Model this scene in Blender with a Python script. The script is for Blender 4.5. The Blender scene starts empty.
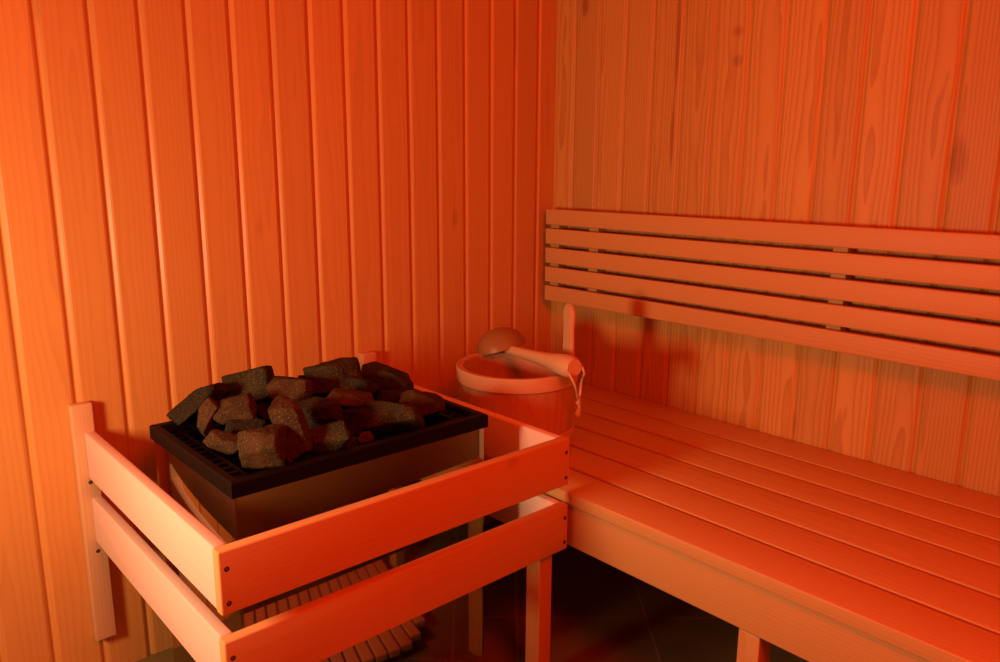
import bpy, bmesh, math, random
from mathutils import Vector, Matrix, noise
R=math.radians
C=bpy.context.scene.collection
FZ=1.12   # camera height above the floor
# ------------------------------------------------------------------ camera
F=777.7; yaw=R(47.964); pitch=R(11.842); roll=R(.301)
CAM=Vector((-1.8034,-1.75,FZ))
fwd=Vector((math.cos(pitch)*math.cos(yaw),math.cos(pitch)*math.sin(yaw),-math.sin(pitch)))
r0=Vector((math.sin(yaw),-math.cos(yaw),0)); u0=r0.cross(fwd)
RT=r0*math.cos(roll)+u0*math.sin(roll); UP=u0*math.cos(roll)-r0*math.sin(roll)
cam=bpy.data.cameras.new('camera'); co=bpy.data.objects.new('camera',cam); C.objects.link(co)
cam.sensor_width=36; cam.lens=F/1000*36; cam.clip_start=.02
co.matrix_world=Matrix(((RT.x,UP.x,-fwd.x,CAM.x),(RT.y,UP.y,-fwd.y,CAM.y),(RT.z,UP.z,-fwd.z,CAM.z),(0,0,0,1)))
bpy.context.scene.camera=co
def on(px,py,ax,v):
    d=fwd+RT*((px-500)/F)-UP*((py-331)/F)
    return CAM+d*((v-CAM[ax])/d[ax])

# ------------------------------------------------------------------ materials
def newmat(name):
    m=bpy.data.materials.new(name); m.use_nodes=True; nt=m.node_tree
    b=nt.nodes['Principled BSDF']; return m,nt,b
def N(nt,t,**k):
    n=nt.nodes.new(t)
    for a,v in k.items(): setattr(n,a,v)
    return n
def L(nt,a,b): nt.links.new(a,b)
def mth(nt,op,a,b=None,c=None):
    n=N(nt,'ShaderNodeMath',operation=op)
    for i,v in enumerate((a,b,c)):
        if v is None: continue
        if isinstance(v,(int,float)): n.inputs[i].default_value=v
        else: L(nt,v,n.inputs[i])
    return n.outputs[0]
def ramp(nt,fac,stops):
    r=N(nt,'ShaderNodeValToRGB'); e=r.color_ramp.elements
    while len(e)<len(stops): e.new(.5)
    for i,(p,c) in enumerate(stops): e[i].position=p; e[i].color=(*c,1)
    L(nt,fac,r.inputs[0]); return r.outputs[0]
def wood(name,light,dark,grain='Z',across='X',pitch=None,phase=0.,strength=1.,rough=.5,var=.12,knots=0,bump=.1,freq=1.,spots=()):
    """pine: growth rings cut lengthwise, offset from board to board"""
    m,nt,b=newmat(name)
    tc=N(nt,'ShaderNodeTexCoord'); sep=N(nt,'ShaderNodeSeparateXYZ'); L(nt,tc.outputs['Object'],sep.inputs[0])
    oi=N(nt,'ShaderNodeObjectInfo')
    ax={'X':sep.outputs[0],'Y':sep.outputs[1],'Z':sep.outputs[2]}
    g=ax[grain]; a=ax[across]; t=ax[[k for k in 'XYZ' if k not in (grain,across)][0]]
    if pitch:
        bi=mth(nt,'FLOOR',mth(nt,'DIVIDE',mth(nt,'SUBTRACT',a,phase),pitch))
        lu=mth(nt,'SUBTRACT',mth(nt,'SUBTRACT',a,phase),mth(nt,'MULTIPLY',bi,pitch))
        lu=mth(nt,'SUBTRACT',lu,pitch/2)
    else:
        bi=mth(nt,'MULTIPLY',oi.outputs['Random'],917.); lu=a
    wn=N(nt,'ShaderNodeTexWhiteNoise',noise_dimensions='1D'); L(nt,bi,wn.inputs['W'])
    wn2=N(nt,'ShaderNodeTexWhiteNoise',noise_dimensions='1D'); L(nt,mth(nt,'ADD',bi,37.7),wn2.inputs['W'])
    r1=wn.outputs['Value']; r2=wn2.outputs['Value']
    # slow wander of the trunk's heart
    cz=N(nt,'ShaderNodeCombineXYZ'); L(nt,mth(nt,'MULTIPLY',bi,7.31),cz.inputs[0]); L(nt,mth(nt,'MULTIPLY',lu,6.),cz.inputs[1]); L(nt,mth(nt,'ADD',mth(nt,'MULTIPLY',g,1.3),mth(nt,'MULTIPLY',t,4.)),cz.inputs[2])
    n1=N(nt,'ShaderNodeTexNoise'); L(nt,cz.outputs[0],n1.inputs['Vector']); n1.inputs['Scale'].default_value=1.6; n1.inputs['Detail'].default_value=2
    # pith offset: across and depth
    pu=mth(nt,'ADD',lu,mth(nt,'MULTIPLY',mth(nt,'SUBTRACT',r1,.5),.09))
    pd=mth(nt,'ADD',t,mth(nt,'ADD',.012,mth(nt,'MULTIPLY',r2,.05)))
    pd=mth(nt,'ADD',pd,mth(nt,'MULTIPLY',mth(nt,'SUBTRACT',n1.outputs['Fac'],.5),.032))
    tilt=mth(nt,'MULTIPLY',mth(nt,'SUBTRACT',r1,.5),.022)
    pd=mth(nt,'ADD',pd,mth(nt,'MULTIPLY',g,tilt))
    d=mth(nt,'SQRT',mth(nt,'ADD',mth(nt,'POWER',mth(nt,'ABSOLUTE',pu),2.),mth(nt,'POWER',mth(nt,'ABSOLUTE',pd),2.)))
    cf=N(nt,'ShaderNodeCombineXYZ'); L(nt,mth(nt,'MULTIPLY',a,60.),cf.inputs[0]); L(nt,mth(nt,'MULTIPLY',g,6.),cf.inputs[1]); L(nt,mth(nt,'MULTIPLY',t,60.),cf.inputs[2])
    n2=N(nt,'ShaderNodeTexNoise'); L(nt,cf.outputs[0],n2.inputs['Vector']); n2.inputs['Scale'].default_value=1.; n2.inputs['Detail'].default_value=3
    ring=mth(nt,'ADD',mth(nt,'MULTIPLY',d,170.*freq),mth(nt,'MULTIPLY',n2.outputs['Fac'],.5))
    fr=mth(nt,'FRACT',ring)
    late=mth(nt,'POWER',fr,2.2)                       # soft early wood, dark late-wood edge
    late=mth(nt,'MULTIPLY',late,mth(nt,'SUBTRACT',1.,mth(nt,'POWER',fr,30.)))
    fibre=N(nt,'ShaderNodeTexNoise'); cg=N(nt,'ShaderNodeCombineXYZ')
    L(nt,mth(nt,'MULTIPLY',a,420.),cg.inputs[0]); L(nt,mth(nt,'ADD',mth(nt,'MULTIPLY',g,9.),mth(nt,'MULTIPLY',bi,3.3)),cg.inputs[1]); L(nt,mth(nt,'MULTIPLY',t,420.),cg.inputs[2])
    L(nt,cg.outputs[0],fibre.inputs['Vector']); fibre.inputs['Scale'].default_value=1.; fibre.inputs['Detail'].default_value=2
    fac=mth(nt,'ADD',mth(nt,'MULTIPLY',late,.75*strength),mth(nt,'MULTIPLY',mth(nt,'SUBTRACT',fibre.outputs['Fac'],.35),.35*strength))
    if knots:
        ck=N(nt,'ShaderNodeCombineXYZ'); L(nt,mth(nt,'MULTIPLY',lu,9.),ck.inputs[0]); L(nt,mth(nt,'MULTIPLY',g,2.6),ck.inputs[1]); L(nt,mth(nt,'MULTIPLY',bi,5.7),ck.inputs[2])
        vo=N(nt,'ShaderNodeTexVoronoi'); L(nt,ck.outputs[0],vo.inputs['Vector']); vo.inputs['Scale'].default_value=.8
        kn=N(nt,'ShaderNodeMapRange'); L(nt,vo.outputs['Distance'],kn.inputs['Value'])
        kn.inputs['From Min'].default_value=.03; kn.inputs['From Max'].default_value=.085; kn.inputs['To Min'].default_value=knots; kn.inputs['To Max'].default_value=0
        fac=mth(nt,'ADD',fac,kn.outputs[0])
    for (sa,sg,ra,rg,st) in spots:      # single knots and resin streaks that this piece of wood has
        wob=mth(nt,'MULTIPLY',mth(nt,'SUBTRACT',n2.outputs['Fac'],.5),.9)
        e=mth(nt,'ADD',mth(nt,'POWER',mth(nt,'ABSOLUTE',mth(nt,'DIVIDE',mth(nt,'SUBTRACT',a,sa),ra)),2.),mth(nt,'POWER',mth(nt,'ABSOLUTE',mth(nt,'DIVIDE',mth(nt,'SUBTRACT',g,sg),rg)),2.))
        q=N(nt,'ShaderNodeMapRange'); L(nt,mth(nt,'ADD',e,wob),q.inputs['Value']); q.inputs['From Min'].default_value=.1; q.inputs['From Max'].default_value=1.3; q.inputs['To Min'].default_value=st; q.inputs['To Max'].default_value=0
        fac=mth(nt,'ADD',fac,q.outputs[0])
    mx=N(nt,'ShaderNodeMix',data_type='RGBA'); mx.clamp_factor=True
    L(nt,fac,mx.inputs['Factor']); mx.inputs['A'].default_value=(*light,1); mx.inputs['B'].default_value=(*dark,1)
    hs=N(nt,'ShaderNodeHueSaturation'); L(nt,mx.outputs['Result'],hs.inputs['Color'])
    L(nt,mth(nt,'ADD',1-var/2,mth(nt,'MULTIPLY',r2,var)),hs.inputs['Value'])
    L(nt,hs.outputs[0],b.inputs['Base Color'])
    b.inputs['Roughness'].default_value=rough; b.inputs['Specular IOR Level'].default_value=.35
    bp=N(nt,'ShaderNodeBump'); bp.inputs['Strength'].default_value=bump; bp.inputs['Distance'].default_value=.001
    L(nt,mth(nt,'SUBTRACT',1.,fac),bp.inputs['Height']); L(nt,bp.outputs[0],b.inputs['Normal'])
    return m
PL=(.62,.35,.09); PD=(.40,.20,.06)
W1X0=-(.0683+.005); PW=.0958
W2Y0=-.077; PW2=.0969
m_wl=wood('pine_panel_left',PL,PD,'Z','X',PW,W1X0,strength=.42,rough=.36,knots=.3,freq=.6,spots=((-.167,1.50,.006,.09,.6),(-.401,.98,.010,.03,.5)))
m_wr=wood('pine_panel_right',(.60,.38,.09),(.36,.17,.03),'Z','Y',PW2,W2Y0,strength=.9,rough=.5,knots=.5,var=.22,freq=.75,spots=((-.447,1.46,.007,.16,1.),(-.444,1.22,.006,.10,.9),(-.114,1.585,.014,.03,.9),(-.626,1.456,.016,.014,.5),(-.631,1.385,.016,.014,.5),(-1.16,1.14,.02,.05,.6)))
m_bench=wood('bench_wood',(.60,.38,.13),(.43,.23,.07),'Y','X',strength=.45,rough=.5,var=.06)
m_railx=wood('rail_wood_x',(.62,.39,.14),(.46,.25,.08),'X','Z',strength=.3,rough=.5,var=.04)
m_knot=wood('rail_wood_knot',(.62,.39,.14),(.46,.25,.08),'X','Z',strength=.3,rough=.5,var=.04,spots=((.235,.54-.33,.013,.016,.55),))
m_raily_lit=wood('rail_wood_y_lit',(.80,.62,.50),(.66,.46,.34),'Y','Z',strength=.3,rough=.5,var=.04)  # paler, pinker than the front rails: warm lamp light put into the colour
m_post=wood('post_wood',(.66,.45,.22),(.48,.28,.12),'Z','X',strength=.4,rough=.5,var=.05)
m_leg=wood('bench_leg_wood',(.60,.38,.13),(.43,.23,.07),'Z','Y',strength=.5,rough=.5)
m_stave=wood('bucket_wood',(.56,.35,.18),(.36,.18,.07),'Z','X',strength=.4,rough=.45,var=.05)
m_ladle=wood('ladle_wood',(.30,.16,.05),(.18,.08,.02),'X','Z',strength=.6,rough=.4,var=.05)
m_hand=wood('ladle_handle_wood',(.66,.46,.24),(.45,.26,.12),'X','Z',strength=.3,rough=.4,var=.05)
m_duck=wood('duckboard_wood',(.5,.3,.15),(.32,.16,.07),'Y','X',strength=.6,rough=.6)
def simple(name,col,rough=.5,metal=0.,spec=.5,noise_amt=0.,scale=40.,bump=0.):
    m,nt,b=newmat(name)
    b.inputs['Metallic'].default_value=metal; b.inputs['Roughness'].default_value=rough; b.inputs['Specular IOR Level'].default_value=spec
    tc=N(nt,'ShaderNodeTexCoord'); n=N(nt,'ShaderNodeTexNoise'); L(nt,tc.outputs['Object'],n.inputs['Vector']); n.inputs['Scale'].default_value=scale; n.inputs['Detail'].default_value=3
    c1=tuple(max(0,c*(1-noise_amt)) for c in col); c2=tuple(min(1,c*(1+noise_amt)) for c in col)
    L(nt,ramp(nt,n.outputs['Fac'],[(.3,c1),(.7,c2)]),b.inputs['Base Color'])
    if bump:
        bp=N(nt,'ShaderNodeBump'); bp.inputs['Strength'].default_value=bump; bp.inputs['Distance'].default_value=.002
        L(nt,n.outputs['Fac'],bp.inputs['Height']); L(nt,bp.outputs[0],b.inputs['Normal'])
    return m
m_steel=simple('stainless_steel',(.37,.31,.23),.05,1.,noise_amt=.03,scale=6,bump=.0)
m_black=simple('black_enamel',(.005,.004,.003),.5,0,.10,noise_amt=.2)
m_screw=simple('screw_steel',(.10,.07,.05),.4,.8)
m_rope=simple('jute_rope',(.60,.42,.24),.9,noise_amt=.3,scale=300,bump=.3)
m_dark=simple('dark_inside',(.02,.018,.016),.8,noise_amt=.2)
m_lampglass=simple('lamp_housing',(.5,.5,.5),.4,noise_amt=.02)
def stone_mat(name,c1,c2,sp):
    m,nt,b=newmat(name); tc=N(nt,'ShaderNodeTexCoord')
    oi=N(nt,'ShaderNodeObjectInfo'); va=N(nt,'ShaderNodeVectorMath',operation='ADD'); L(nt,tc.outputs['Object'],va.inputs[0])
    cx=N(nt,'ShaderNodeCombineXYZ'); L(nt,mth(nt,'MULTIPLY',oi.outputs['Random'],50.),cx.inputs[0]); L(nt,cx.outputs[0],va.inputs[1])
    n=N(nt,'ShaderNodeTexNoise'); L(nt,va.outputs[0],n.inputs['Vector']); n.inputs['Scale'].default_value=22; n.inputs['Detail'].default_value=5
    s=N(nt,'ShaderNodeTexNoise'); L(nt,va.outputs[0],s.inputs['Vector']); s.inputs['Scale'].default_value=420; s.inputs['Detail'].default_value=2
    col=ramp(nt,n.outputs['Fac'],[(.35,c1),(.65,c2)])
    spk=ramp(nt,s.outputs['Fac'],[(.56,(0,0,0)),(.68,(1,1,1))])
    mx=N(nt,'ShaderNodeMix',data_type='RGBA'); L(nt,mth(nt,'MULTIPLY',spk,.55),mx.inputs['Factor']); L(nt,col,mx.inputs['A']); mx.inputs['B'].default_value=(*sp,1)
    L(nt,mx.outputs['Result'],b.inputs['Base Color']); b.inputs['Roughness'].default_value=.85; b.inputs['Specular IOR Level'].default_value=.2
    n3=N(nt,'ShaderNodeTexNoise'); L(nt,va.outputs[0],n3.inputs['Vector']); n3.inputs['Scale'].default_value=130; n3.inputs['Detail'].default_value=5
    bp=N(nt,'ShaderNodeBump'); bp.inputs['Strength'].default_value=.7; bp.inputs['Distance'].default_value=.003; L(nt,n3.outputs['Fac'],bp.inputs['Height']); L(nt,bp.outputs[0],b.inputs['Normal'])
    return m
m_st=[stone_mat('olivine_stone',(.013,.014,.005),(.034,.032,.011),(.17,.15,.05)),
      stone_mat('brown_stone',(.027,.018,.006),(.062,.038,.011),(.20,.15,.05)),
      stone_mat('dark_stone',(.008,.008,.003),(.022,.018,.007),(.10,.09,.03))]
def tile_mat():
    m,nt,b=newmat('brown_floor_tile'); tc=N(nt,'ShaderNodeTexCoord'); mp=N(nt,'ShaderNodeMapping')
    L(nt,tc.outputs['Object'],mp.inputs[0]); mp.vector_type='TEXTURE'
    mp.inputs['Location'].default_value=(-.325,-.672,0); mp.inputs['Rotation'].default_value=(0,0,R(-42))
    br=N(nt,'ShaderNodeTexBrick'); br.offset=0; br.squash=1; L(nt,mp.outputs[0],br.inputs['Vector'])
    br.inputs['Scale'].default_value=1; br.inputs['Brick Width'].default_value=.33; br.inputs['Row Height'].default_value=.33
    br.inputs['Mortar Size'].default_value=.003; br.inputs['Mortar Smooth'].default_value=.2
    br.inputs['Color1'].default_value=(.17,.14,.045,1); br.inputs['Color2'].default_value=(.20,.165,.05,1); br.inputs['Mortar'].default_value=(.32,.24,.12,1)
    n=N(nt,'ShaderNodeTexNoise'); L(nt,tc.outputs['Object'],n.inputs['Vector']); n.inputs['Scale'].default_value=7; n.inputs['Detail'].default_value=4
    mx=N(nt,'ShaderNodeMix',data_type='RGBA',blend_type='MULTIPLY'); mx.inputs['Factor'].default_value=.6
    L(nt,br.outputs['Color'],mx.inputs['A']); L(nt,ramp(nt,n.outputs['Fac'],[(.3,(.65,.65,.65)),(.7,(1,1,1))]),mx.inputs['B'])
    L(nt,mx.outputs['Result'],b.inputs['Base Color']); b.inputs['Roughness'].default_value=.45
    return m
m_tile=tile_mat()

# ------------------------------------------------------------------ helpers
def obj(name,bm,mat,parent=None,loc=None,smooth=False,angle=35):
    """verts in bm are world coordinates; loc = origin for a top-level mesh"""
    base=Vector(loc) if loc is not None else (parent_loc(parent) if parent else Vector((0,0,0)))
    for v in bm.verts: v.co-=base
    me=bpy.data.meshes.new(name); bm.normal_update(); bm.to_mesh(me); bm.free(); me.materials.append(mat)
    if smooth:
        me.shade_smooth() if hasattr(me,'shade_smooth') else None
        try: me.set_sharp_from_angle(angle=R(angle))
        except Exception: pass
    o=bpy.data.objects.new(name,me); C.objects.link(o)
    if parent: o.parent=parent
    else: o.location=base
    return o
def parent_loc(p):
    v=Vector((0,0,0))
    while p: v=v+Vector(p.location); p=p.parent
    return v
def thing(name,label,cat,loc,group=None):
    o=bpy.data.objects.new(name,None); C.objects.link(o); o.location=loc; o.empty_display_size=.05
    o['label']=label; o['category']=cat
    if group: o['group']=group
    return o
def tag(o,label,cat,group=None):
    o['label']=label; o['category']=cat
    if group: o['group']=group
    return o
def struct(o): o['kind']='structure'; return o
def box(x0,x1,y0,y1,z0,z1,bev=0.,seg=2,bm=None):
    b=bmesh.new(); bmesh.ops.create_cube(b,size=1)
    for v in b.verts: v.co=Vector(((x0+x1)/2+v.co.x*abs(x1-x0),(y0+y1)/2+v.co.y*abs(y1-y0),(z0+z1)/2+v.co.z*abs(z1-z0)))
    if bev: bmesh.ops.bevel(b,geom=list(b.edges),offset=bev,segments=seg,profile=.5,affect='EDGES')
    if bm is None: return b
    me=bpy.data.meshes.new('tmp'); b.to_mesh(me); b.free(); bm.from_mesh(me); bpy.data.meshes.remove(me); return bm
def lathe(prof,seg=48,center=(0,0,0),ang=None,close=False):
    b=bmesh.new(); rows=[]
    for i in range(seg):
        a=2*math.pi*i/seg; rr=[]
        for (r,z) in prof:
            k=ang(a,r,z) if ang else r
            rr.append(b.verts.new((center[0]+k*math.cos(a),center[1]+k*math.sin(a),center[2]+z)))
        rows.append(rr)
    n=len(prof)
    for i in range(seg):
        p,q=rows[i],rows[(i+1)%seg]
        for j in range(n if close else n-1):
            b.faces.new((p[j],q[j],q[(j+1)%n],p[(j+1)%n]))
    bmesh.ops.remove_doubles(b,verts=b.verts,dist=1e-6); return b
def tube(pts,rad,seg=10,bm=None,cap=True):
    """round tube through points; rad number or list"""
    b=bm or bmesh.new(); pts=[Vector(p) for p in pts]; rows=[]
    ref=Vector((0,0,1))
    for i,p in enumerate(pts):
        t=(pts[min(i+1,len(pts)-1)]-pts[max(i-1,0)]).normalized()
        s=t.cross(ref)
        if s.length<.05: s=t.cross(Vector((1,0,0)))
        s.normalize(); w=s.cross(t); r=rad[i] if isinstance(rad,(list,tuple)) else rad
        rows.append([b.verts.new(p+(s*math.cos(2*math.pi*k/seg)+w*math.sin(2*math.pi*k/seg))*r) for k in range(seg)])
    for i in range(len(rows)-1):
        for k in range(seg): b.faces.new((rows[i][k],rows[i][(k+1)%seg],rows[i+1][(k+1)%seg],rows[i+1][k]))
    if cap: b.faces.new(rows[0][::-1]); b.faces.new(rows[-1])
    bmesh.ops.recalc_face_normals(b,faces=b.faces)
    return b
def smoothpath(P,n=6):
    P=[Vector(p) for p in P]; out=[]
    for i in range(len(P)-1):
        p0=P[max(i-1,0)];p1=P[i];p2=P[i+1];p3=P[min(i+2,len(P)-1)]
        for k in range(n):
            t=k/n; out.append(.5*((2*p1)+(p2-p0)*t+(2*p0-5*p1+4*p2-p3)*t*t+(3*p1-p0-3*p2+p3)*t**3))
    out.append(P[-1]); return out

# ------------------------------------------------------------------ room
XL,YF,H=-2.3,-2.6,2.15
def cladding(grooves,lo,hi,depth=.0060,w=.0095,fl=.0012):
    """profile (u, d): u along the wall, d = how far the surface sits behind the face"""
    pr=[(lo,0)]
    for g in sorted(grooves):
        if g-.01<lo or g+.01>hi: continue
        pr+=[(g-fl-w,0),(g-fl-w*.6,depth*.26),(g-fl,depth),(g+fl,depth),(g+fl+w*.6,depth*.26),(g+fl+w,0)]
    pr.append((hi,0)); return pr
def wall_mesh(pr,f,z0,z1,thick=.03):
    b=bmesh.new(); A=[]
    pts=pr+[(pr[-1][0],thick),(pr[0][0],thick)]
    lo=[b.verts.new(f(u,d,z0)) for u,d in pts]; hi=[b.verts.new(f(u,d,z1)) for u,d in pts]
    n=len(pts)
    for i in range(n):
        j=(i+1)%n; b.faces.new((lo[i],lo[j],hi[j],hi[i]))
    b.faces.new(lo[::-1]); b.faces.new(hi)
    bmesh.ops.recalc_face_normals(b,faces=b.faces); return b
pr=cladding([W1X0-k*PW for k in range(28)],XL,0)
struct(obj('wall_left',wall_mesh(pr,lambda u,d,z:(u,d,z),0,H),m_wl))
pr=cladding([W2Y0-k*PW2 for k in range(27)],YF,0)
struct(obj('wall_right',wall_mesh(pr,lambda u,d,z:(d,u,z),0,H),m_wr))
pr=cladding([W1X0-k*PW for k in range(28)],XL,0)
struct(obj('wall_rear',wall_mesh(pr,lambda u,d,z:(u,YF-d,z),0,H),m_wl))
pr=cladding([W2Y0-k*PW2 for k in range(27)],YF,0)
struct(obj('wall_front',wall_mesh(pr,lambda u,d,z:(XL-d,u,z),0,H),m_wr))
struct(obj('floor',box(XL-.03,.03,YF-.03,.03,-.03,0),m_tile))
struct(obj('ceiling',box(XL-.03,.03,YF-.03,.03,H,H+.03),m_wl))

# ------------------------------------------------------------------ bench
ZB=FZ-.670
bench=thing('sauna_bench','long pale wooden slatted bench along the right wall','bench',(-.335,-1.2,0))
YE=-2.45
cuts=[0,-.117,-.226,-.332,-.449,-.560,-.667]
for i in range(6):
    a=cuts[i+1]+(.0048 if i<5 else 0); c=cuts[i]-(.0048 if i else .002)
    obj('slat',box(a,c,YE,-.003,ZB-.028,ZB,.003,3),m_bench,bench,smooth=True)
obj('fascia',box(-.661,-.6325,YE,-.003,ZB-.123,ZB-.0295,.003,3),m_bench,bench,smooth=True)
obj('back_rail',box(-.030,-.004,YE,-.003,ZB-.123,ZB-.0285,.002),m_raily_lit,bench)
for y in (-.03,-.78,-1.135,-1.85,-2.42):
    obj('bearer',box(-.6315,-.031,y-.021,y+.021,ZB-.098,ZB-.0285,.002),m_railx,bench)
for y in (-.03,-1.135,-2.42):
    obj('leg',box(-.659,-.615,y-.021,y+.021,0,ZB-.1235,.003),m_leg,bench)

# ------------------------------------------------------------------ backrest
br=thing('backrest','wooden backrest of five horizontal slats fixed on the right wall','backrest',(-.03,-1.2,FZ-.42))
zt=FZ-.124; bp_=.0478; gp=.0120
for i in range(5):
    z1=zt-i*(bp_+gp)
    obj('slat',box(-.060,-.038,YE+.1,-.026,z1-bp_,z1,.003,3),m_bench,br,smooth=True)
for y in (-.045,-.205,-.950,-1.70,-2.30):
    obj('batten',box(-.0375,-.0002,y-.018,y+.018,FZ-.405,FZ-.130,.002),m_leg,br)

# ------------------------------------------------------------------ heater guard
gd=thing('heater_guard','pale wooden guard rail box around the sauna heater','guard rail',(-1.046,-.36,.33))
GX0,GX1,GY=-1.416,-.675,-.716
UZ=(FZ-.646,FZ-.544); LZ=(FZ-.791,FZ-.689)
def screw(p,n,par):
    n=Vector(n); t=n.orthogonal().normalized(); s=n.cross(t); b=bmesh.new()
    rows=[]
    for r,h in ((.0042,-.003),(.0042,.0006),(.0034,.0011),(.0012,.0009),(.0009,-.0006)):
        rows.append([b.verts.new(Vector(p)+n*h+(t*math.cos(k*math.pi/6)+s*math.sin(k*math.pi/6))*r) for k in range(12)])
    for i in range(4):
        for k in range(12): b.faces.new((rows[i][k],rows[i][(k+1)%12],rows[i+1][(k+1)%12],rows[i+1][k]))
    b.faces.new(rows[-1]); b.faces.new(rows[0][::-1]); bmesh.ops.recalc_face_normals(b,faces=b.faces)
    return obj('screw',b,m_screw,par)
for (z0,z1) in (UZ,LZ):
    fr=obj('front_rail',box(GX0,GX1,GY,GY+.021,z0,z1,.0035,3),m_knot if z0>.4 else m_railx,gd,smooth=True)
    for x in (GX0+.012,GX1-.010):
        for dz in (.018,.073): screw((x,GY,z0+dz),(0,-1,0),fr)
    obj('side_rail',box(GX0+.002,GX0+.023,GY+.0215,-.0255,z0,z1,.0035,3),m_raily_lit,gd,smooth=True)
    obj('side_rail',box(GX1-.023,GX1-.002,GY+.0215,-.0255,z0,z1,.0035,3),m_raily_lit,gd,smooth=True)
for x0 in (-1.434,-.735):
    p=obj('wall_post',box(x0,x0+.042,-.025,-.0004,FZ-1.023,FZ-.484,.003,3),m_post,gd,smooth=True)
    for z in (FZ-.667,FZ-.825): screw((x0+.022 if x0<-1 else x0+.03,-.025,z+.012),(0,-1,0),p)
obj('leg',box(-.736,-.698,GY+.0215,GY+.062,0,LZ[0]+.06,.002),m_leg,gd)

# ------------------------------------------------------------------ heater
HX0,HX1,HY0,HY1,HT=-1.342,-.798,-.600,-.216,FZ-.495
ht=thing('sauna_heater','stainless steel sauna heater with a black rim, inside the wooden guard','heater',((HX0+HX1)/2,(HY0+HY1)/2,0))
# body shell: thin bent sheet, slightly rounded vertical corners
def shell(x0,x1,y0,y1,z0,z1,rc,th):
    b=bmesh.new(); out=[];inn=[]
    for cx,cy,a0 in ((x1-rc,y1-rc,0),(x0+rc,y1-rc,90),(x0+rc,y0+rc,180),(x1-rc,y0+rc,270)):
        for k in range(5):
            a=R(a0+k*22.5); out.append((cx+rc*math.cos(a),cy+rc*math.sin(a))); inn.append((cx+(rc-th)*math.cos(a),cy+(rc-th)*math.sin(a)))
    n=len(out); V=[[b.verts.new((x,y,z)) for x,y in P] for P,z in ((out,z0),(out,z1),(inn,z1),(inn,z0))]
    for q in range(4):
        A,B=V[q],V[(q+1)%4]
        for i in range(n): b.faces.new((A[i],A[(i+1)%n],B[(i+1)%n],B[i]))
    bmesh.ops.recalc_face_normals(b,faces=b.faces); return b
bd=obj('body',shell(HX0+.004,HX1-.006,HY0+.004,HY1-.006,.075,HT-.0275,.004,.0015),m_steel,ht,smooth=True,angle=30)
obj('base_plate',box(HX0+.02,HX1-.02,HY0+.02,HY1-.02,.070,.0745,.001),m_dark,ht)
for x in (HX0+.05,HX1-.05):
    for y in (HY0+.05,HY1-.05):
        obj('foot',lathe([(0,0),(.018,0),(.018,.006),(.010,.010),(.010,.070),(0,.070)],16,(x,y,0)),m_dark,ht,smooth=True)
# black rim: bevelled frame, inner ledge with punched slots
def frame(x0,x1,y0,y1,prof):
    """prof = list of (inset, z); closed loop"""
    b=bmesh.new(); rows=[]
    for ins,z in prof:
        rows.append([b.verts.new(p) for p in ((x0+ins,y0+ins,z),(x1-ins,y0+ins,z),(x1-ins,y1-ins,z),(x0+ins,y1-ins,z))])
    n=len(prof)
    for i in range(n):
        A,B=rows[i],rows[(i+1)%n]
        for k in range(4): b.faces.new((A[k],A[(k+1)%4],B[(k+1)%4],B[k]))
    bmesh.ops.recalc_face_normals(b,faces=b.faces); return b
rim=obj('rim',frame(HX0,HX1,HY0,HY1,[(0,HT-.027),(0,HT-.003),(.002,HT),(.014,HT),(.016,HT-.002),(.018,HT-.013),(.012,HT-.015),(.0115,HT-.027)]),m_black,ht)
# slotted ledge: two long strips joined by short bars
zl=HT-.0125
b=bmesh.new()
def ledge(b,ins,wd):
    x0,x1,y0,y1=HX0+ins,HX1-ins,HY0+ins,HY1-ins
    for (a0,a1,c0,c1) in ((x0,x1,y0,y0+.008),(x0,x1,y0+wd-.008,y0+wd),(x0,x1,y1-.008,y1),(x0,x1,y1-wd,y1-wd+.008)): box(a0,a1,c0,c1,zl-.004,zl,.001,1,b)
    for (a0,a1) in ((x0,x0+.008),(x0+wd-.008,x0+wd),(x1-.008,x1),(x1-wd,x1-wd+.008)): box(a0,a1,y0+.009,y1-.009,zl-.0039,zl+.0001,.001,1,b)
    n=17
    for i in range(n+1):
        x=x0+wd+(x1-x0-2*wd)*i/n
        for yy in (y0,y1-wd): box(x-.005,x+.005,yy+.007,yy+wd-.007,zl-.0038,zl-.0002,0,1,b)
    n=11
    for i in range(n+1):
        y=y0+wd+(y1-y0-2*wd)*i/n
        for xx in (x0,x1-wd): box(xx+.007,xx+wd-.007,y-.005,y+.005,zl-.0038,zl-.0002,0,1,b)
ledge(b,.0175,.034)
obj('vent_ledge',b,m_black,ht)
# bottom grid the stones lie on
b=bmesh.new(); zg=HT-.060
for i in range(12):
    y=HY0+.04+(HY1-HY0-.08)*i/11; tube([(HX0+.0145,y,zg-.005),(HX1-.0145,y,zg-.005)],.004,8,b)
obj('stone_grid',b,m_black,ht)
b=bmesh.new(); box(HX0+.0525,HX0+.0535,HY0+.0525,HY1-.0525,zg,zl-.0045,0,1,b); box(HX1-.0535,HX1-.0525,HY0+.0525,HY1-.0525,zg,zl-.0045,0,1,b)
box(HX0+.0525,HX1-.0525,HY0+.0525,HY0+.0535,zg,zl-.0045,0,1,b); box(HX0+.0525,HX1-.0525,HY1-.0535,HY1-.0525,zg,zl-.0045,0,1,b)
obj('stone_tray_wall',b,m_black,ht)

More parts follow.
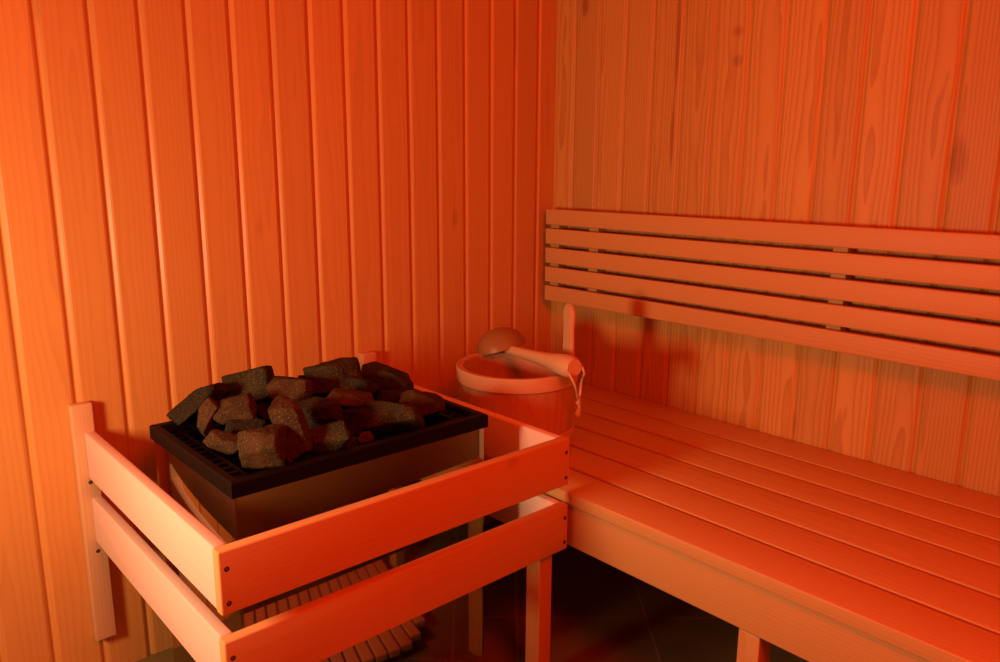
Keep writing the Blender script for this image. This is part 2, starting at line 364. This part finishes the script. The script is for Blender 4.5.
# ------------------------------------------------------------------ stones
def stone_bm(seed,w,h,d,rollA,center,yawA=0.,nf=9,taper=0.):
    rnd=random.Random(seed); b=bmesh.new(); bmesh.ops.create_icosphere(b,subdivisions=5,radius=1)
    pl=[]
    for s in (1,-1):
        pl.append((Vector((s,rnd.uniform(-.25,.25),rnd.uniform(-.25,.25))).normalized(),rnd.uniform(.86,.98)))
        pl.append((Vector((rnd.uniform(-.25,.25),s,rnd.uniform(-.25,.25))).normalized(),rnd.uniform(.80,.95)))
        pl.append((Vector((rnd.uniform(-.25,.25),rnd.uniform(-.25,.25),s)).normalized(),rnd.uniform(.85,.97)))
    for _ in range(nf):
        pl.append((Vector((rnd.gauss(0,1),rnd.gauss(0,1),rnd.gauss(0,1))).normalized(),rnd.uniform(.74,1.0)))
    off=Vector((seed*3.1,seed*1.7,seed*.9))
    M=Matrix((RT,fwd,UP)).transposed() @ Matrix.Rotation(R(rollA),3,'Y') @ Matrix.Rotation(R(yawA),3,'Z')
    for v in b.verts:
        n=v.co.normalized(); k=32.; s=0.
        for (pn,pd) in pl:
            c=n.dot(pn)
            if c>.05: s+=(c/pd)**k
        r=s**(-1/k)*1.04
        r=min(r,1.45)
        r*=1+.045*noise.noise(n*2.1+off)+.022*noise.noise(n*6.+off)+.010*noise.noise(n*17+off)
        p=n*r; tz=1+taper*p.x
        v.co=Vector((p.x*w/2,p.y*d/2*tz,p.z*h/2*tz))
    for v in b.verts: v.co=M@v.co+center
    return b
# px centre, size in px, plane y in the tray, roll, taper, material, label
ST=[
 (200,404,54,23,-.35,-33,0,2,'long dark slab of stone leaning on the left back corner of the heater rim'),
 (249,386,48,36,-.30,-6,0,0,'large blocky grey stone at the back left of the pile'),
 (234,411,40,26,-.43,-8,0,1,'rounded brown stone below the blocky grey one, left side of the pile'),
 (208,418,16,34,-.44,28,0,1,'narrow brown stone standing beside the dark slab at the left'),
 (222,441,34,17,-.50,10,0,1,'small flat brown stone low at the left front, near the rim slots'),
 (263,446,46,40,-.520,0,.2,1,'pointed front stone with a pale speckled left facet, nearest the front left corner'),
 (291,428,30,58,-.49,-12,0,1,'tall upright slab stone at the front, left of the middle'),
 (290,391,46,27,-.37,4,0,1,'wide brown stone at the middle back, behind the tall upright slab'),
 (334,379,54,34,-.30,-3,0,0,'large rounded grey stone at the top centre of the pile'),
 (361,387,42,16,-.33,8,0,2,'thin dark stone lying right under the large top centre stone'),
 (388,378,54,24,-.27,16,0,0,'elongated grey stone sloping down at the back right'),
 (351,401,48,17,-.40,7,0,1,'flat reddish stone in the middle right of the pile'),
 (319,413,40,31,-.45,0,0,2,'dark brown blocky stone in the middle of the pile'),
 (330,438,40,28,-.52,-8,0,0,'wedge shaped stone low at the front centre'),
 (391,417,56,29,-.44,4,-.1,0,'long angular stone with a pale left end, right half of the pile'),
 (423,405,44,27,-.39,10,-.2,1,'reddish brown stone at the far right end of the pile'),
 (390,399,26,18,-.35,0,0,2,'small dark stone wedged behind the long angular one'),
 (354,421,36,26,-.47,0,0,2,'dark stone half hidden left of the long angular stone'),
 (265,410,22,20,-.36,20,0,2,'small dark stone behind the pointed front stone'),
 (309,385,22,18,-.30,0,0,2,'small dark stone peeping left of the large top centre stone'),
 (367,437,14,11,-.52,0,0,1,'tiny stone chip low at the front, right of the wedge shaped stone'),
 (247,430,34,24,-.47,0,0,2,'dark stone under the rounded brown one'),
 (300,452,30,20,-.50,0,0,2,'dark stone low between the two front stones'),
 (345,452-8,24,16,-.49,0,0,2,'dark stone behind the wedge shaped front stone'),
 (410,424,28,16,-.45,0,0,2,'dark stone below the reddish stone at the right end'),
]
DZ=[.030,.048,.034,.022,.003,.020,.032,.044,.045,.027,.024,.030,.022,.008,.008,.012,.0,.0,.0,.03,-.004,.0,-.02,-.02,-.015]   # height of each stone's middle above the rim
for i,(px,py,w,h,y,ra,tp,mi,lab) in enumerate(ST):
    c=on(px,py,2,HT+DZ[i]); dep=(c-CAM).dot(fwd); k=dep/F
    W,Hh=w*k*1.08,h*k*1.08; D=min(max(W,Hh)*.75,.085)
    base=Vector((c.x,c.y,c.z-Hh*.45))
    o=obj('sauna_stone',stone_bm(i+11,W,Hh,D,ra,c,taper=tp),m_st[mi],loc=base,smooth=True,angle=40)
    tag(o,lab,'stone','stones heaped on the sauna heater')

# ------------------------------------------------------------------ bucket
BC=Vector((-.508,-.378,ZB)); BH=.190; BR=.146
bk=thing('wooden_bucket','round wooden sauna bucket on the left end of the bench in the corner','bucket',BC)
ns=16
def stv(a,r,z): 
    f=(a/(2*math.pi)*ns)%1.; g=min(f,1-f)
    return r-(.0012 if g<.045 and r>.13 else 0)
rb=.140
prof=[(0,.012),(rb-.011,.012),(BR-.011,BH-.002),(BR-.009,BH),(BR-.002,BH),(BR,BH-.002),(rb,.0),(rb-.011,0),(rb-.011,.004),(0,.004)]
obj('staves',lathe(prof,192,BC,stv),m_stave,bk,smooth=True,angle=30)
def hoop(z0,z1,rr,name,mat,t=.005):
    e=.0015
    obj(name,lathe([(rr,z0+e),(rr+t-e,z0),(rr+t,z0+e),(rr+t,z1-e),(rr+t-e,z1),(rr,z1-e)],96,BC,close=True),mat,bk,smooth=True,angle=40)
hoop(BH-.034,BH+.001,BR+.0003,'top_hoop',m_hand,.006)
hoop(.020,.042,rb+.0015,'bottom_hoop',m_hand)
# the one tall stave with a rounded top
th=R(-25); ed=Vector((math.cos(th),math.sin(th),0)); tg=Vector((-ed.y,ed.x,0))
b=bmesh.new(); P=[]; hw=.029; ztop=.338
outl=[(-hw,BH-.08),(hw,BH-.08),(hw,BH),(hw*.86,BH+.05),(hw*.82,BH+.09)]
for k in range(0,9):
    a=R(180*k/8); outl.append((math.cos(a)*hw*.95,ztop-.03+math.sin(a)*.030))
outl+=[(-hw*.82,BH+.09),(-hw*.86,BH+.05),(-hw,BH)]
f1=[];f2=[]
for s,z in outl:
    f1.append(b.verts.new(BC+ed*(BR-.016)+tg*s+Vector((0,0,z)))); f2.append(b.verts.new(BC+ed*(BR-.002)+tg*s+Vector((0,0,z))))
b.faces.new(f1[::-1]); b.faces.new(f2)
for i in range(len(outl)): j=(i+1)%len(outl); b.faces.new((f1[i],f1[j],f2[j],f2[i]))
bmesh.ops.recalc_face_normals(b,faces=b.faces)
bmesh.ops.bevel(b,geom=[e for e in b.edges if len(e.link_faces)==2 and e.calc_face_angle(0)>1.2],offset=.004,segments=2,affect='EDGES')
obj('tall_stave',b,m_hand,bk,smooth=True,angle=50)

# ------------------------------------------------------------------ ladle
LB=on(500,342,2,ZB+BH+.024); LE=on(569,366,2,ZB+BH+.030)
ax=(LE-LB).normalized(); 
ld=thing('wooden_ladle','wooden ladle with a domed bowl lying across the bucket rim','ladle',LB)
# bowl: open half sphere, mouth facing down towards the viewer's left
nrm=(UP*.86-fwd*.05-RT*.22).normalized()
t1=nrm.orthogonal().normalized(); t2=nrm.cross(t1)
Rb=.069; b=bmesh.new(); rows=[]
prof=[(Rb*math.cos(R(a)),Rb*.85*math.sin(R(a))) for a in range(0,91,9)]+[((Rb-.006)*math.cos(R(a)),(Rb-.006)*.85*math.sin(R(a))) for a in range(90,-1,-9)]
for i in range(48):
    a=2*math.pi*i/48; rows.append([b.verts.new(LB-nrm*.020+(t1*math.cos(a)+t2*math.sin(a))*r+nrm*z) for r,z in prof])
for i in range(48):
    p,q=rows[i],rows[(i+1)%48]
    for j in range(len(prof)): b.faces.new((p[j],q[j],q[(j+1)%len(prof)],p[(j+1)%len(prof)]))
bmesh.ops.remove_doubles(b,verts=b.verts,dist=1e-5); bmesh.ops.recalc_face_normals(b,faces=b.faces)
obj('bowl',b,m_ladle,ld,smooth=True,angle=60)
S0=LB+ax*.036-UP*.012; EN=LE+ax*.022
pts=[S0.lerp(EN,t) for t in (0,.05,.25,.5,.68,.8,.9,.97,1)]
hd=obj('handle',tube(pts,[.010,.0125,.0135,.0155,.019,.0245,.0265,.025,.020],20),m_hand,ld,smooth=True,angle=50)
# rope loop through the end of the handle
A=LE+RT*.0-UP*.020; Bq=LE+RT*.035-UP*.012
kn=on(578,402,0,A.x+.03)
rp=smoothpath([LE-ax*.008-fwd*.024-UP*.002,LE-ax*.004-fwd*.026-UP*.016,LE+RT*.012-fwd*.024-UP*.045,kn+UP*.006,kn,kn+RT*.004+UP*.01,kn+RT*.008+UP*.045,LE+RT*.034-UP*.016-fwd*.012,LE+RT*.028+UP*.004+fwd*.008],8)
b=tube(rp,.0030,8)
tube(smoothpath([kn+UP*.002,kn-UP*.014+RT*.003,kn-UP*.026,kn-UP*.038-RT*.002],5),[.0065]*3+[.004]*4+[.006]*3+[.0065]*4+[.005,.003],10,b) 
obj('rope_loop',b,m_rope,ld,smooth=True)

# ------------------------------------------------------------------ duckboard on the floor in front of the heater
dk=thing('floor_duckboard','wooden slatted duckboard on the tiled floor in front of the heater','duckboard',(-.78-.978*.30+.208*.55,-.75-.208*.30-.978*.55,0))
dk.rotation_euler=(0,0,R(12))
def local_box(name,x0,x1,y0,y1,z0,z1,mat):
    b=box(x0,x1,y0,y1,z0,z1,.003,2); me=bpy.data.meshes.new(name); b.to_mesh(me); b.free(); me.materials.append(mat)
    o=bpy.data.objects.new(name,me); C.objects.link(o); o.parent=dk; return o
n=16
for i in range(n):
    x=.30-(i+1)*.0375; u=i/(n-1)
    e=.07*max(0,1-u/.18)**2+.07*max(0,1-(1-u)/.18)**2     # rounded corners
    local_box('slat',x+.003,x+.0345,-.55+e,.55-e,.022,.040,m_duck)
for y in (-.42,0,.42): local_box('bearer',-.29,.29,y-.02,y+.02,0,.0219,m_duck)

# ------------------------------------------------------------------ lamps
wl=thing('wall_lamp','warm white wall lamp on a wooden plate, left of the camera','lamp',(XL,-.63,.90))
obj('back_plate',box(XL+.0005,XL+.020,-.79,-.47,.70,1.10,.006),m_post,wl)
obj('housing',box(XL+.0205,XL+.105,-.76,-.50,.73,1.07,.02),m_lampglass,wl,smooth=True)
rl=thing('ceiling_lamp','red colour lamp box under the ceiling behind the camera','lamp',(-1.4,YF+.45,H))
obj('housing',box(-1.68,-1.12,YF+.19,YF+.66,H-.04,H-.0005,.01),m_lampglass,rl,smooth=True)
# ------------------------------------------------------------------ lights
def area(name,loc,target,sx,sy,power,col):
    l=bpy.data.lights.new(name,'AREA'); l.shape='RECTANGLE'; l.size=sx; l.size_y=sy; l.energy=power; l.color=col
    o=bpy.data.objects.new(name,l); C.objects.link(o); o.location=loc
    o.rotation_euler=(Vector(target)-Vector(loc)).to_track_quat('-Z','Y').to_euler(); return o
# warm wall lamp low on the wall left of the camera
area('wall_lamp_light',(XL+.125,-.63,.87),(0,-.63,.76),.19,.24,16,(1,.51,.28))
# red colour therapy lamp on the ceiling near the rear wall
area('red_lamp',(-1.4,YF+.45,2.02),(-.8,-.3,.3),.6,.6,41,(1,.020,.0))
w=bpy.data.worlds.new('World'); bpy.context.scene.world=w; w.use_nodes=True
w.node_tree.nodes['Background'].inputs[0].default_value=(1,.35,.12,1); w.node_tree.nodes['Background'].inputs[1].default_value=.05
sc=bpy.context.scene; sc.view_settings.view_transform='Standard'; sc.view_settings.look='None'; sc.view_settings.gamma=1; sc.view_settings.use_curve_mapping=False
sc.view_settings.exposure=0
